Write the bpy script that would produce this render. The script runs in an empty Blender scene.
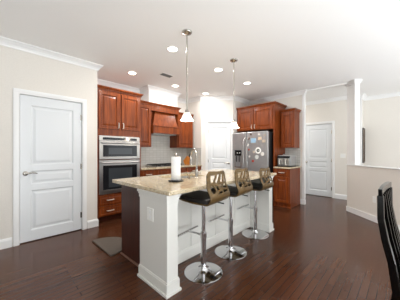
import bpy, bmesh, math, random
from mathutils import Vector, Matrix
random.seed(4)
PI = math.pi
S2 = math.sqrt(2)
scn = bpy.context.scene
COL = scn.collection

# ------------------------------------------------------------------ camera, light, exposure
CEIL = 2.71
cam_d = bpy.data.cameras.new('camera')
cam = bpy.data.objects.new('camera', cam_d)
COL.objects.link(cam)
cam.location = (0, 0, 1.25)
cam.rotation_euler = (PI / 2, 0, -PI / 4)
cam_d.sensor_width = 36
cam_d.lens = 205 / 400 * 36
cam_d.shift_y = 0.005
cam_d.clip_start = 0.02
scn.camera = cam

vs = scn.view_settings
vs.view_transform = 'Standard'
vs.look = 'None'
vs.gamma = 1
vs.exposure = 0.08

world = bpy.data.worlds.new('daylight')
scn.world = world
world.use_nodes = True
wb = world.node_tree.nodes['Background']
wb.inputs[0].default_value = (0.80, 0.90, 1.0, 1)
wb.inputs[1].default_value = 0.3

def area(name, loc, rot, sx, sy, power, col, shape='RECTANGLE'):
    d = bpy.data.lights.new(name, 'AREA')
    d.shape = shape
    d.size = sx
    d.size_y = sy
    d.energy = power
    d.color = col
    o = bpy.data.objects.new(name, d)
    o.location = loc
    o.rotation_euler = rot
    COL.objects.link(o)
    return o

# daylight entering by the sliding glass doors and by the windows behind the camera
area('daylight_patio_doors', (1.0, -2.74, 1.25), (PI / 2, 0, 0), 4.4, 2.3, 6, (0.93, 0.97, 1.0))
area('daylight_side_doors', (5.2, -2.74, 1.35), (PI / 2, 0, 0), 2.6, 2.0, 36, (0.93, 0.97, 1.0))
# added fill lights aimed upward to brighten the ceiling, no real source behind them
area('ceiling_fill', (1.0, -2.70, 0.35), (PI * 0.84, 0, 0), 4.4, 0.5, 112, (0.91, 0.965, 1.0))
area('ceiling_fill_up', (1.0, -2.68, 0.12), (PI * 0.97, 0, 0), 4.4, 0.5, 225, (0.91, 0.965, 1.0))
area('ceiling_fill_rear', (-2.52, 0.6, 0.5), (PI * 0.93, 0, -PI / 2), 3.4, 0.4, 16, (0.91, 0.965, 1.0))
area('ceiling_fill_side', (5.2, -2.70, 0.45), (PI * 0.80, 0, 0), 2.6, 0.5, 34, (0.91, 0.965, 1.0))
area('hall_fill', (5.9, 2.75, 2.66), (0, 0, 0), 0.3, 0.3, 12, (1.0, 0.97, 0.94), 'DISK')  # added fill to brighten the hall, no fixture hangs here

# ------------------------------------------------------------------ helpers
def lin(h):
    h = h.lstrip('#')
    r = []
    for i in (0, 2, 4):
        c = int(h[i:i + 2], 16) / 255
        r.append(c / 12.92 if c <= 0.04045 else ((c + 0.055) / 1.055) ** 2.4)
    return (*r, 1)

def P(name, col, rough=0.5, metal=0.0, coat=0.0, spec=0.5, emit=None, estr=0.0, trans=0.0):
    m = bpy.data.materials.new(name)
    m.use_nodes = True
    b = m.node_tree.nodes['Principled BSDF']
    b.inputs['Base Color'].default_value = lin(col)
    b.inputs['Roughness'].default_value = rough
    b.inputs['Metallic'].default_value = metal
    b.inputs['Coat Weight'].default_value = coat
    b.inputs['Coat Roughness'].default_value = 0.12
    b.inputs['Specular IOR Level'].default_value = spec
    b.inputs['Transmission Weight'].default_value = trans
    if emit:
        b.inputs['Emission Color'].default_value = lin(emit)
        b.inputs['Emission Strength'].default_value = estr
    return m

def nodes(m):
    return m.node_tree.nodes, m.node_tree.links, m.node_tree.nodes['Principled BSDF']

def noise_tint(m, c1, c2, scale=(1, 1, 1), nscale=5.0, detail=5.0, lo=0.3, hi=0.7, bump=0.0, dist=0.0):
    n, l, b = nodes(m)
    tc = n.new('ShaderNodeTexCoord')
    mp = n.new('ShaderNodeMapping')
    mp.inputs['Scale'].default_value = scale
    nz = n.new('ShaderNodeTexNoise')
    nz.inputs['Scale'].default_value = nscale
    nz.inputs['Detail'].default_value = detail
    nz.inputs['Distortion'].default_value = dist
    cr = n.new('ShaderNodeValToRGB')
    cr.color_ramp.elements[0].position = lo
    cr.color_ramp.elements[1].position = hi
    cr.color_ramp.elements[0].color = lin(c1)
    cr.color_ramp.elements[1].color = lin(c2)
    l.new(tc.outputs['Object'], mp.inputs['Vector'])
    l.new(mp.outputs['Vector'], nz.inputs['Vector'])
    l.new(nz.outputs['Fac'], cr.inputs['Fac'])
    l.new(cr.outputs['Color'], b.inputs['Base Color'])
    if bump:
        bp = n.new('ShaderNodeBump')
        bp.inputs['Strength'].default_value = bump
        bp.inputs['Distance'].default_value = 0.002
        l.new(nz.outputs['Fac'], bp.inputs['Height'])
        l.new(bp.outputs['Normal'], b.inputs['Normal'])
    return m

M = {}
M['wall'] = noise_tint(P('beige_wall_paint', '#e3ded6', 0.75), '#e1dcd4', '#e5e0d8', nscale=60, bump=0.05)
M['ceiling'] = noise_tint(P('white_ceiling_paint', '#f3f2f0', 0.9), '#f2f1ef', '#f4f3f1', nscale=90, bump=0.08)
M['trim'] = P('white_trim_paint', '#eeeeed', 0.35)
M['door'] = P('white_door_paint', '#e2e5e7', 0.38)
M['panelwhite'] = P('white_island_paint', '#dfddd7', 0.4)
M['cherry'] = noise_tint(P('cherry_wood', '#8a4a22', 0.33, coat=0.08, spec=0.28), '#57230d', '#94491c', scale=(9, 9, 0.9), nscale=3.2, detail=7, lo=0.25, hi=0.75, dist=0.6)
M['espresso'] = noise_tint(P('dark_island_wood', '#3a1d16', 0.4, spec=0.3), '#33140b', '#4a2012', scale=(10, 10, 0.8), nscale=3.0, detail=6)
M['steel'] = noise_tint(P('brushed_steel', '#a8a6a4', 0.32, metal=1.0), '#9c9a98', '#b4b2b0', scale=(1, 1, 90), nscale=4)
M['steelv'] = noise_tint(P('brushed_steel_door', '#d2d4d6', 0.34, metal=0.7), '#abadaf', '#babcbe', scale=(1, 90, 1), nscale=4)
M['nickel'] = P('satin_nickel', '#b7b2aa', 0.25, metal=1.0)
M['pull'] = P('bright_nickel_pull', '#dcd6cc', 0.35, metal=0.7)
M['sinksteel'] = P('satin_sink_steel', '#c4c4c2', 0.45, metal=0.6)
M['shoe'] = P('brown_shoe_wood', '#7a5545', 0.4)
M['chrome'] = P('chrome', '#d8d8da', 0.08, metal=1.0)
M['black'] = P('black_plastic', '#0f0f10', 0.35)
M['blackglass'] = P('black_oven_glass', '#1c1d20', 0.08, spec=0.35)
M['iron'] = P('cast_iron', '#1b1b1c', 0.55)
M['blackgloss'] = P('black_lacquer', '#040404', 0.16, spec=0.4)
M['leather'] = noise_tint(P('black_vinyl', '#120f0e', 0.42), '#0f0c0b', '#171312', nscale=120, bump=0.15)
M['bronze'] = noise_tint(P('gold_bent_plywood', '#75592f', 0.36, metal=0.3, coat=0.1), '#53401f', '#745a34', scale=(1.2, 8, 8), nscale=4, detail=5)
M['paper'] = noise_tint(P('white_paper', '#f4f4f4', 0.9), '#f0f0f0', '#f8f8f8', nscale=80, bump=0.2)
M['cardboard'] = P('cardboard', '#8e7a62', 0.9)
M['mat'] = noise_tint(P('grey_brown_mat', '#6f6358', 0.85), '#50463d', '#6a5f55', scale=(40, 6, 1), nscale=6, bump=0.3)
M['blockwood'] = noise_tint(P('orange_wood', '#b06a25', 0.4), '#a05d1e', '#bf782e', scale=(6, 6, 1), nscale=5)
M['palewood'] = noise_tint(P('pale_wood', '#c9a27c', 0.5), '#bf9670', '#d2ad88', scale=(6, 1, 6), nscale=5)
M['plate'] = P('white_wall_plate', '#f2f1ec', 0.4)
M['lens'] = P('lamp_lens', '#ffffff', 0.5, emit='#fff3e0', estr=9)
M['shade'] = P('frosted_glass_shade', '#fff6e8', 0.35, emit='#fff0d8', estr=1.3)
M['display'] = P('dark_display', '#07080a', 0.1)
M['darkvent'] = P('vent_grey_metal', '#6a6865', 0.6)  # plain grey metal of the vent backing and louvres
M['picture'] = noise_tint(P('picture_print', '#8d6a4c', 0.5), '#5c4433', '#c9b7a0', nscale=6)
M['frame'] = P('dark_brown_frame', '#2b1c14', 0.4)
M['silver'] = P('silver_plastic', '#a4a5a6', 0.3, metal=0.7)

def granite():
    m = P('speckled_granite', '#cdbfa6', 0.12, coat=0.3)
    n, l, b = nodes(m)
    tc = n.new('ShaderNodeTexCoord')
    v = n.new('ShaderNodeTexVoronoi')
    v.inputs['Scale'].default_value = 120
    cr = n.new('ShaderNodeValToRGB')
    e = cr.color_ramp.elements
    e[0].position = 0.0
    e[0].color = lin('#85796a')
    e[1].position = 1.0
    e[1].color = lin('#ece4d4')
    for p, c in ((0.10, '#b5a68f'), (0.25, '#dbcdb2'), (0.62, '#e3d8c2')):
        x = e.new(p)
        x.color = lin(c)
    nz = n.new('ShaderNodeTexNoise')
    nz.inputs['Scale'].default_value = 9
    nz.inputs['Detail'].default_value = 6
    cr2 = n.new('ShaderNodeValToRGB')
    cr2.color_ramp.elements[0].position = 0.35
    cr2.color_ramp.elements[0].color = lin('#d6c6a8')
    cr2.color_ramp.elements[1].position = 0.65
    cr2.color_ramp.elements[1].color = lin('#ece5d8')
    mx = n.new('ShaderNodeMix')
    mx.data_type = 'RGBA'
    mx.blend_type = 'MULTIPLY'
    mx.inputs[0].default_value = 0.75
    l.new(tc.outputs['Object'], v.inputs['Vector'])
    l.new(tc.outputs['Object'], nz.inputs['Vector'])
    sx = n.new('ShaderNodeSeparateColor')
    l.new(v.outputs['Color'], sx.inputs[0])
    l.new(sx.outputs[0], cr.inputs['Fac'])
    l.new(nz.outputs['Fac'], cr2.inputs['Fac'])
    l.new(cr.outputs['Color'], mx.inputs[6])
    l.new(cr2.outputs['Color'], mx.inputs[7])
    l.new(mx.outputs[2], b.inputs['Base Color'])
    return m
M['granite'] = granite()

def floor_mat():
    m = P('dark_hardwood_planks', '#4a2a1e', 0.2, coat=0.0, spec=0.4)
    n, l, b = nodes(m)
    tc = n.new('ShaderNodeTexCoord')
    br = n.new('ShaderNodeTexBrick')
    br.offset = 0.37
    br.inputs['Scale'].default_value = 1
    br.inputs['Brick Width'].default_value = 0.85
    br.inputs['Row Height'].default_value = 0.0585
    br.inputs['Mortar Size'].default_value = 0.0022
    br.inputs['Mortar Smooth'].default_value = 0.2
    br.inputs['Bias'].default_value = 0.0
    br.inputs['Color1'].default_value = lin('#482818')
    br.inputs['Color2'].default_value = lin('#57331f')
    br.inputs['Mortar'].default_value = lin('#1c0e08')
    mp = n.new('ShaderNodeMapping')
    mp.inputs['Scale'].default_value = (1.2, 22, 1)
    nz = n.new('ShaderNodeTexNoise')
    nz.inputs['Scale'].default_value = 3
    nz.inputs['Detail'].default_value = 7
    cr = n.new('ShaderNodeValToRGB')
    cr.color_ramp.elements[0].position = 0.3
    cr.color_ramp.elements[0].color = (0.80, 0.80, 0.80, 1)
    cr.color_ramp.elements[1].position = 0.7
    cr.color_ramp.elements[1].color = (1.1, 1.08, 1.06, 1)
    mx = n.new('ShaderNodeMix')
    mx.data_type = 'RGBA'
    mx.blend_type = 'MULTIPLY'
    mx.inputs[0].default_value = 0.6
    l.new(tc.outputs['Object'], br.inputs['Vector'])
    l.new(tc.outputs['Object'], mp.inputs['Vector'])
    l.new(mp.outputs['Vector'], nz.inputs['Vector'])
    l.new(nz.outputs['Fac'], cr.inputs['Fac'])
    l.new(br.outputs['Color'], mx.inputs[6])
    l.new(cr.outputs['Color'], mx.inputs[7])
    l.new(mx.outputs[2], b.inputs['Base Color'])
    bp = n.new('ShaderNodeBump')
    bp.inputs['Strength'].default_value = 0.25
    bp.inputs['Distance'].default_value = 0.002
    bp.invert = True
    l.new(br.outputs['Fac'], bp.inputs['Height'])
    l.new(bp.outputs['Normal'], b.inputs['Normal'])
    return m
M['floor'] = floor_mat()

def tile_mat():
    m = P('grey_wall_tile', '#c9c8c4', 0.25)
    n, l, b = nodes(m)
    tc = n.new('ShaderNodeTexCoord')
    sp = n.new('ShaderNodeSeparateXYZ')
    ad = n.new('ShaderNodeMath')
    cb = n.new('ShaderNodeCombineXYZ')
    br = n.new('ShaderNodeTexBrick')
    br.offset = 0.0
    br.inputs['Scale'].default_value = 1
    br.inputs['Brick Width'].default_value = 0.105
    br.inputs['Row Height'].default_value = 0.0585
    br.inputs['Mortar Size'].default_value = 0.003
    br.inputs['Color1'].default_value = lin('#c6c6c2')
    br.inputs['Color2'].default_value = lin('#d0cfcb')
    br.inputs['Mortar'].default_value = lin('#b4b1aa')
    l.new(tc.outputs['Object'], sp.inputs[0])
    l.new(sp.outputs[0], ad.inputs[0])
    l.new(sp.outputs[1], ad.inputs[1])
    l.new(ad.outputs[0], cb.inputs[0])
    l.new(sp.outputs[2], cb.inputs[1])
    l.new(cb.outputs[0], br.inputs['Vector'])
    l.new(br.outputs['Color'], b.inputs['Base Color'])
    return m
M['tile'] = tile_mat()

class MB:
    """collects shapes into one mesh"""
    def __init__(self):
        self.bm = bmesh.new()
    def quadlist(self, pts, faces):
        vs_ = [self.bm.verts.new(p) for p in pts]
        for f in faces:
            try:
                self.bm.faces.new([vs_[i] for i in f])
            except ValueError:
                pass
        return self
    def box(self, x0, x1, y0, y1, z0, z1):
        p = [(x0, y0, z0), (x1, y0, z0), (x1, y1, z0), (x0, y1, z0), (x0, y0, z1), (x1, y0, z1), (x1, y1, z1), (x0, y1, z1)]
        return self.quadlist(p, [(0, 3, 2, 1), (4, 5, 6, 7), (0, 1, 5, 4), (1, 2, 6, 5), (2, 3, 7, 6), (3, 0, 4, 7)])
    def lathe(self, prof, c=(0, 0, 0), seg=32, axis='z', closed=False):
        rings = []
        for r, h in prof:
            ring = []
            for i in range(seg):
                a = 2 * PI * i / seg
                u, v = r * math.cos(a), r * math.sin(a)
                if axis == 'z':
                    q = (c[0] + u, c[1] + v, c[2] + h)
                elif axis == 'y':
                    q = (c[0] + u, c[1] + h, c[2] + v)
                else:
                    q = (c[0] + h, c[1] + u, c[2] + v)
                ring.append(self.bm.verts.new(q))
            rings.append(ring)
        for a, b in zip(rings, rings[1:]):
            for i in range(seg):
                j = (i + 1) % seg
                self.bm.faces.new((a[i], a[j], b[j], b[i]))
        if not closed:
            for ring in (rings[0], rings[-1]):
                self.bm.faces.new(ring)
        return self
    def cyl(self, c, r, h, axis='z', seg=24):
        return self.lathe([(r, 0), (r, h)], c, seg, axis)
    def tube(self, pts, r, seg=10, r2=None, up=Vector((0, 0, 1)), square=False):
        pts = [Vector(p) for p in pts]
        n = len(pts)
        rr = r if isinstance(r, (list, tuple)) else [r] * n
        rb = r2 if isinstance(r2, (list, tuple)) else ([r2] * n if r2 else rr)
        if square:
            seg = 4
        rings = []
        side = None
        for i, p in enumerate(pts):
            d = (pts[min(i + 1, n - 1)] - pts[max(i - 1, 0)]).normalized()
            if side is None:
                u = up if abs(d.dot(up)) < 0.95 else Vector((1, 0, 0))
                side = d.cross(u).normalized()
            else:
                side = (side - d * side.dot(d)).normalized()
            oth = d.cross(side).normalized()
            ring = []
            for k in range(seg):
                a = 2 * PI * (k + (0.5 if square else 0)) / seg
                f = S2 if square else 1
                ring.append(self.bm.verts.new(p + side * (rr[i] * f * math.cos(a)) + oth * (rb[i] * f * math.sin(a))))
            rings.append(ring)
        for a, b in zip(rings, rings[1:]):
            for i in range(seg):
                j = (i + 1) % seg
                self.bm.faces.new((a[i], a[j], b[j], b[i]))
        self.bm.faces.new(rings[0])
        self.bm.faces.new(rings[-1])
        return self
    def prism(self, poly, h0, h1, f):
        """poly in 2D, extruded from h0 to h1; f(u, v, h) -> xyz"""
        a = [self.bm.verts.new(f(u, v, h0)) for u, v in poly]
        b = [self.bm.verts.new(f(u, v, h1)) for u, v in poly]
        n = len(poly)
        for i in range(n):
            j = (i + 1) % n
            self.bm.faces.new((a[i], a[j], b[j], b[i]))
        self.bm.faces.new(a[::-1])
        self.bm.faces.new(b)
        return self
    def panel(self, x0, x1, z0, z1, y, rings):
        """nested rectangles in the xz plane, (inset, depth behind y) each; closes the last one. front looks to -y"""
        prev = None
        for ins, dep in rings:
            r = [self.bm.verts.new(q) for q in ((x0 + ins, y + dep, z0 + ins), (x1 - ins, y + dep, z0 + ins), (x1 - ins, y + dep, z1 - ins), (x0 + ins, y + dep, z1 - ins))]
            if prev:
                for i in range(4):
                    j = (i + 1) % 4
                    self.bm.faces.new((prev[i], prev[j], r[j], r[i]))
            else:
                first = r
            prev = r
        self.bm.faces.new(prev)
        self.bm.faces.new(first[::-1])
        return self
    def build(self, name, mat, parent=None, bevel=0.0, smooth=False, loc=None, solid=0.0, seg=2, sub=0):
        bmesh.ops.recalc_face_normals(self.bm, faces=self.bm.faces[:])
        me = bpy.data.meshes.new(name)
        self.bm.to_mesh(me)
        self.bm.free()
        me.materials.append(mat)
        o = bpy.data.objects.new(name, me)
        COL.objects.link(o)
        if parent is not None:
            o.parent = parent
        if loc is not None:
            o.location = loc
        if smooth:
            for p in me.polygons:
                p.use_smooth = True
            try:
                me.set_sharp_from_angle(angle=math.radians(42))
            except Exception:
                pass
        if solid:
            s = o.modifiers.new('solid', 'SOLIDIFY')
            s.thickness = solid
            s.offset = 0
        if sub:
            s = o.modifiers.new('sub', 'SUBSURF')
            s.levels = s.render_levels = sub
        if bevel:
            b = o.modifiers.new('bevel', 'BEVEL')
            b.width = bevel
            b.segments = seg
            b.limit_method = 'ANGLE'
            b.angle_limit = math.radians(40)
        return o

def empty(name, label, cat, loc, rz=0, group=None):
    o = bpy.data.objects.new(name, None)
    o.empty_display_size = 0.1
    o.location = loc
    o.rotation_euler = (0, 0, rz)
    COL.objects.link(o)
    return tag(o, label, cat, group)

def tag(o, label, cat, group=None):
    o['label'] = label
    o['category'] = cat
    if group:
        o['group'] = group
    return o

def struct(o, label, cat):
    o['kind'] = 'structure'
    return tag(o, label, cat)

def copy_tree(o, parent=None):
    c = o.copy()
    COL.objects.link(c)
    if parent is not None:
        c.parent = parent
    for ch in list(o.children):
        copy_tree(ch, c)
    return c

def bx(name, x0, x1, y0, y1, z0, z1, mat, parent=None, bevel=0.0):
    return MB().box(x0, x1, y0, y1, z0, z1).build(name, mat, parent, bevel)

# ------------------------------------------------------------------ room shell
struct(bx('floor', -2.7, 7.2, -2.9, 4.52, -0.1, 0, M['floor']), 'dark brown glossy hardwood plank floor', 'floor')
struct(bx('ceiling', -2.7, 7.2, -2.9, 4.52, CEIL, CEIL + 0.1, M['ceiling']), 'flat white ceiling with round recessed lights', 'ceiling')

def wall(name, boxes, label, mat='wall'):
    mb = MB()
    for b in boxes:
        mb.box(*b)
    return struct(mb.build(name, M[mat]), label, 'wall')

LW = 3.67
D0, D1 = 0.228, 0.995        # left door opening
wall('wall_left', [(-2.7, D0, LW, LW + 0.12, 0, CEIL), (D1, 1.22, LW, LW + 0.12, 0, CEIL), (D0, D1, LW, LW + 0.12, 2.05, CEIL), (1.10, 1.22, LW + 0.12, 4.4, 0, CEIL)],
     'beige wall on the left around the large white panel door')
bx('wall_closet', -0.1, 1.09, LW + 0.6, LW + 0.65, 0, CEIL, M['wall'])['kind'] = 'structure'
wall('wall_back', [(1.10, 3.97, 4.4, 4.52, 0, CEIL)], 'beige kitchen wall behind the range hood')
wall('wall_return', [(3.85, 3.97, 3.80, 4.4, 0, CEIL), ], 'narrow beige return wall beside the knife block corner')
wall('wall_alcove', [(4.45, 5.2, 3.2, 3.32, 0, CEIL)], 'beige return wall on the left side of the refrigerator')
wall('wall_right', [(5.2, 5.28, 1.70, 3.32, 0, CEIL)], 'beige wall behind the refrigerator')
wall('wall_hall', [(6.5, 6.62, 0.78, 1.405, 0, CEIL), (6.5, 6.62, 2.125, 3.42, 0, CEIL), (6.5, 6.62, 1.405, 2.125, 2.05, CEIL), (6.62, 7.0, 0.78, 0.90, 0, CEIL)],
     'beige hall wall around the white hall door')
wall('wall_closet_back', [(7.0, 7.1, 1.2, 2.4, 0, CEIL)], 'wall behind the hall door')
wall('wall_hall_end', [(5.28, 6.5, 3.32, 3.42, 0, CEIL)], 'end wall of the hall')
wall('wall_far', [(7.0, 7.12, -2.9, 0.78, 0, CEIL)], 'pale beige far wall beyond the half wall')

# diagonal pantry wall, local frame: x along the wall, front to -y
def diag(name, builder, mat, label=None, cat='wall', bevel=0.0):
    mb = MB()
    builder(mb)
    o = mb.build(name, mat, None, bevel)
    o.location = (3.85, 3.80, 0)
    o.rotation_euler = (0, 0, -PI / 4)
    if label:
        struct(o, label, cat)
    return o
DL = 0.6 * S2
PD0, PD1 = 0.168, 0.782
diag('wall_pantry', lambda m: (m.box(0, PD0, 0, 0.1, 0, CEIL), m.box(PD1, DL, 0, 0.1, 0, CEIL), m.box(PD0, PD1, 0, 0.1, 2.05, CEIL)), M['wall'],
     'beige diagonal corner wall holding the narrow white pantry door')
diag('wall_pantry_back', lambda m: m.box(0.0, DL, 0.3, 0.34, 0, CEIL), M['wall'], 'wall behind the pantry door')

# low beam over the hall opening and the half wall with its column
struct(bx('trim_1', 5.2, 5.28, 0.86, 1.70, CEIL - 0.035, CEIL, M['ceiling']), 'shallow white beam across the hall opening at the ceiling', 'beam')
def zl(z, l):
    return ((z + l) / S2, (z - l) / S2)
def angled(name, z0, z1, l0, l1, h0, h1, mat, bevel=0.0, mb=None):
    pts = [zl(z0, l0), zl(z1, l0), zl(z1, l1), zl(z0, l1)]
    m = mb or MB()
    m.prism(pts, h0, h1, lambda u, v, h: (u, v, h))
    return m.build(name, mat, None, bevel) if mb is None else m
HL = 3.12
struct(angled('wall_half', 0.9, 4.35, HL, HL + 0.11, 0, 0.972, M['wall']), 'low beige angled half wall at the right', 'wall')
struct(angled('trim_2', 0.9, 4.365, HL - 0.018, HL + 0.128, 0.972, 0.99, M['trim'], 0.005), 'white ledge cap along the top of the half wall', 'trim')
struct(angled('baseboard_right', 0.9, 4.362, HL - 0.014, HL, 0, 0.11, M['trim'], 0.004), 'white baseboard of the angled half wall', 'baseboard')
struct(angled('trim_4', 4.13, 4.35, HL, HL + 0.10, 0.99, CEIL, M['trim'], 0.004), 'square white column rising from the end of the half wall', 'column')
mb = MB()
for i, (g, h0, h1) in enumerate(((0.03, CEIL - 0.04, CEIL), (0.018, CEIL - 0.075, CEIL - 0.04))):
    angled('x', 4.13 - g, 4.35 + g, HL - g, HL + 0.10 + g, h0, h1, None, mb=mb)
struct(mb.build('trim_5', M['trim'], None, 0.004), 'small crown at the top of the white column', 'trim')

# rear of the open plan room with its windows (behind the camera)
wall('wall_rear', [(-2.7, -2.6, -2.8, -1.3, 0, CEIL), (-2.7, -2.6, 2.5, LW + 0.12, 0, CEIL), (-2.7, -2.6, -1.3, 2.5, 0, 0.35), (-2.7, -2.6, -1.3, 2.5, 2.35, CEIL)], 'beige wall with windows behind the viewer')
wall('wall_front', [(-2.7, -1.3, -2.9, -2.8, 0, CEIL), (3.3, 3.8, -2.9, -2.8, 0, CEIL), (6.6, 7.0, -2.9, -2.8, 0, CEIL), (-1.3, 3.3, -2.9, -2.8, 2.45, CEIL), (3.8, 6.6, -2.9, -2.8, 2.45, CEIL), (3.8, 6.6, -2.9, -2.8, 0, 0.3)], 'beige wall with glass doors behind the viewer')
mb = MB()
for x in (-1.3, 0.2, 1.7, 3.22):
    mb.box(x, x + 0.08, -2.88, -2.82, 0, 2.45)
mb.box(-1.3, 3.3, -2.88, -2.82, 2.38, 2.45).box(-1.3, 3.3, -2.88, -2.82, 0, 0.08)
struct(mb.build('window_1', M['trim']), 'white framed sliding glass doors behind the viewer', 'window')
mb = MB()
for x in (3.8, 5.16, 6.53):
    mb.box(x, x + 0.07, -2.88, -2.82, 0.3, 2.45)
mb.box(3.8, 6.6, -2.88, -2.82, 2.38, 2.45).box(3.8, 6.6, -2.88, -2.82, 0.3, 0.37)
struct(mb.build('window_2', M['trim']), 'white framed window behind the half wall', 'window')
mb = MB()
for y in (-1.3, -0.07, 1.2, 2.43):
    mb.box(-2.68, -2.62, y, y + 0.07, 0.35, 2.35)
mb.box(-2.68, -2.62, -1.3, 2.5, 2.28, 2.35).box(-2.68, -2.62, -1.3, 2.5, 0.35, 0.42)
struct(mb.build('window_3', M['trim']), 'white framed windows in the rear wall', 'window')

# ---- crown mouldings: profile (out from wall, down from ceiling)
CP = [(0, 0), (0.075, 0), (0.075, 0.014), (0.058, 0.026), (0.034, 0.05), (0.020, 0.072), (0.014, 0.09), (0, 0.09)]
BP = [(0, 0), (0.016, 0), (0.016, 0.095), (0.009, 0.118), (0, 0.125)]
def run(mb, p0, p1, prof, base, sgn, nrm, e0=0.0, e1=0.0):
    """sweep a profile between two plan points; nrm is the way out of the wall; e = mitre per unit of out"""
    p0, p1, n = Vector(p0), Vector(p1), Vector(nrm).normalized()
    d = (p1 - p0).normalized()
    ring = []
    for p, e in ((p0, -e0), (p1, e1)):
        r = []
        for o, h in prof:
            q = p + n * o + d * (o * e)
            r.append(mb.bm.verts.new((q.x, q.y, base + sgn * h)))
        ring.append(r)
    a, b = ring
    for i in range(len(prof)):
        j = (i + 1) % len(prof)
        mb.bm.faces.new((a[i], a[j], b[j], b[i]))
    mb.bm.faces.new(a[::-1])
    mb.bm.faces.new(b)
T8 = math.tan(PI / 8)
def crown(name, segs, label):
    mb = MB()
    for s in segs:
        run(mb, s[0], s[1], CP, CEIL - 0.0005, -1, s[2], *s[3:])
    struct(mb.build(name, M['trim']), label, 'trim')
crown('trim_6', [((-2.6, LW), (1.22, LW), (0, -1), 0, 1), ((1.22, LW), (1.22, 4.4), (1, 0), 1, -1), ((1.22, 4.4), (2.42, 4.4), (0, -1), -1, -1)],
      'white crown moulding along the left wall')
crown('trim_7', [((3.22, 4.4), (3.85, 4.4), (0, -1), 0, -1), ((3.85, 4.4), (3.85, 3.8), (-1, 0), -1, T8), ((3.85, 3.8), (4.45, 3.2), (-1, -1), T8, T8), ((4.45, 3.2), (5.2, 3.2), (0, -1), T8, -1)],
      'white crown moulding over the pantry corner')
crown('trim_8', [((5.2, 3.2), (5.2, 1.70), (-1, 0), -1, 1), ((5.2, 1.70), (5.28, 1.70), (0, -1), 1, 0)], 'white crown moulding above the refrigerator wall')
crown('trim_9', [((6.5, 3.3), (6.5, 0.78), (-1, 0), 0, 1), ((6.5, 0.78), (7.0, 0.78), (0, -1), 1, -1), ((7.0, 0.78), (7.0, -2.8), (-1, 0), -1, 0)], 'white crown moulding of the hall and far wall')

def base(name, segs, label):
    mb = MB()
    for s in segs:
        run(mb, s[0], s[1], BP, 0.0005, 1, s[2], *s[3:])
    struct(mb.build(name, M['trim']), label, 'baseboard')
base('baseboard_left', [((-2.6, LW), (D0 - 0.07, LW), (0, -1)), ((D1 + 0.07, LW), (1.22, LW), (0, -1), 0, 1), ((1.22, LW), (1.22, 3.775), (1, 0), 1, 0)], 'white baseboard along the left wall')
base('baseboard_pantry', [((5.2, 1.775), (5.2, 1.70), (-1, 0), 0, 1), ((5.2, 1.70), (5.28, 1.70), (0, -1), 1, 0)], 'white baseboard wrapping the wall end by the hall')
base('baseboard_hall', [((6.5, 3.3), (6.5, 2.195), (-1, 0)), ((6.5, 1.335), (6.5, 0.78), (-1, 0), 0, 1), ((6.5, 0.78), (7.0, 0.78), (0, -1), 1, 0), ((7.0, 0.78), (7.0, -2.8), (-1, 0))], 'white baseboard along the hall wall')

# white corner boards on the wall end and hall corner
struct(MB().box(5.190, 5.29, 1.690, 1.70, 0.13, CEIL - 0.095).box(5.190, 5.2, 1.70, 1.74, 0.13, CEIL - 0.095).build('trim_10', M['trim'], None, 0.003), 'white casing on the wall end beside the hall opening', 'trim')
struct(MB().box(6.488, 6.60, 0.768, 0.78, 0.13, CEIL - 0.095).box(6.488, 6.5, 0.78, 0.86, 0.13, CEIL - 0.095).build('trim_11', M['trim'], None, 0.003), 'white corner casing at the end of the hall wall', 'trim')

# ------------------------------------------------------------------ panel doors
def place(o, loc, rz):
    o.location = loc
    o.rotation_euler = (0, 0, rz)

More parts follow.
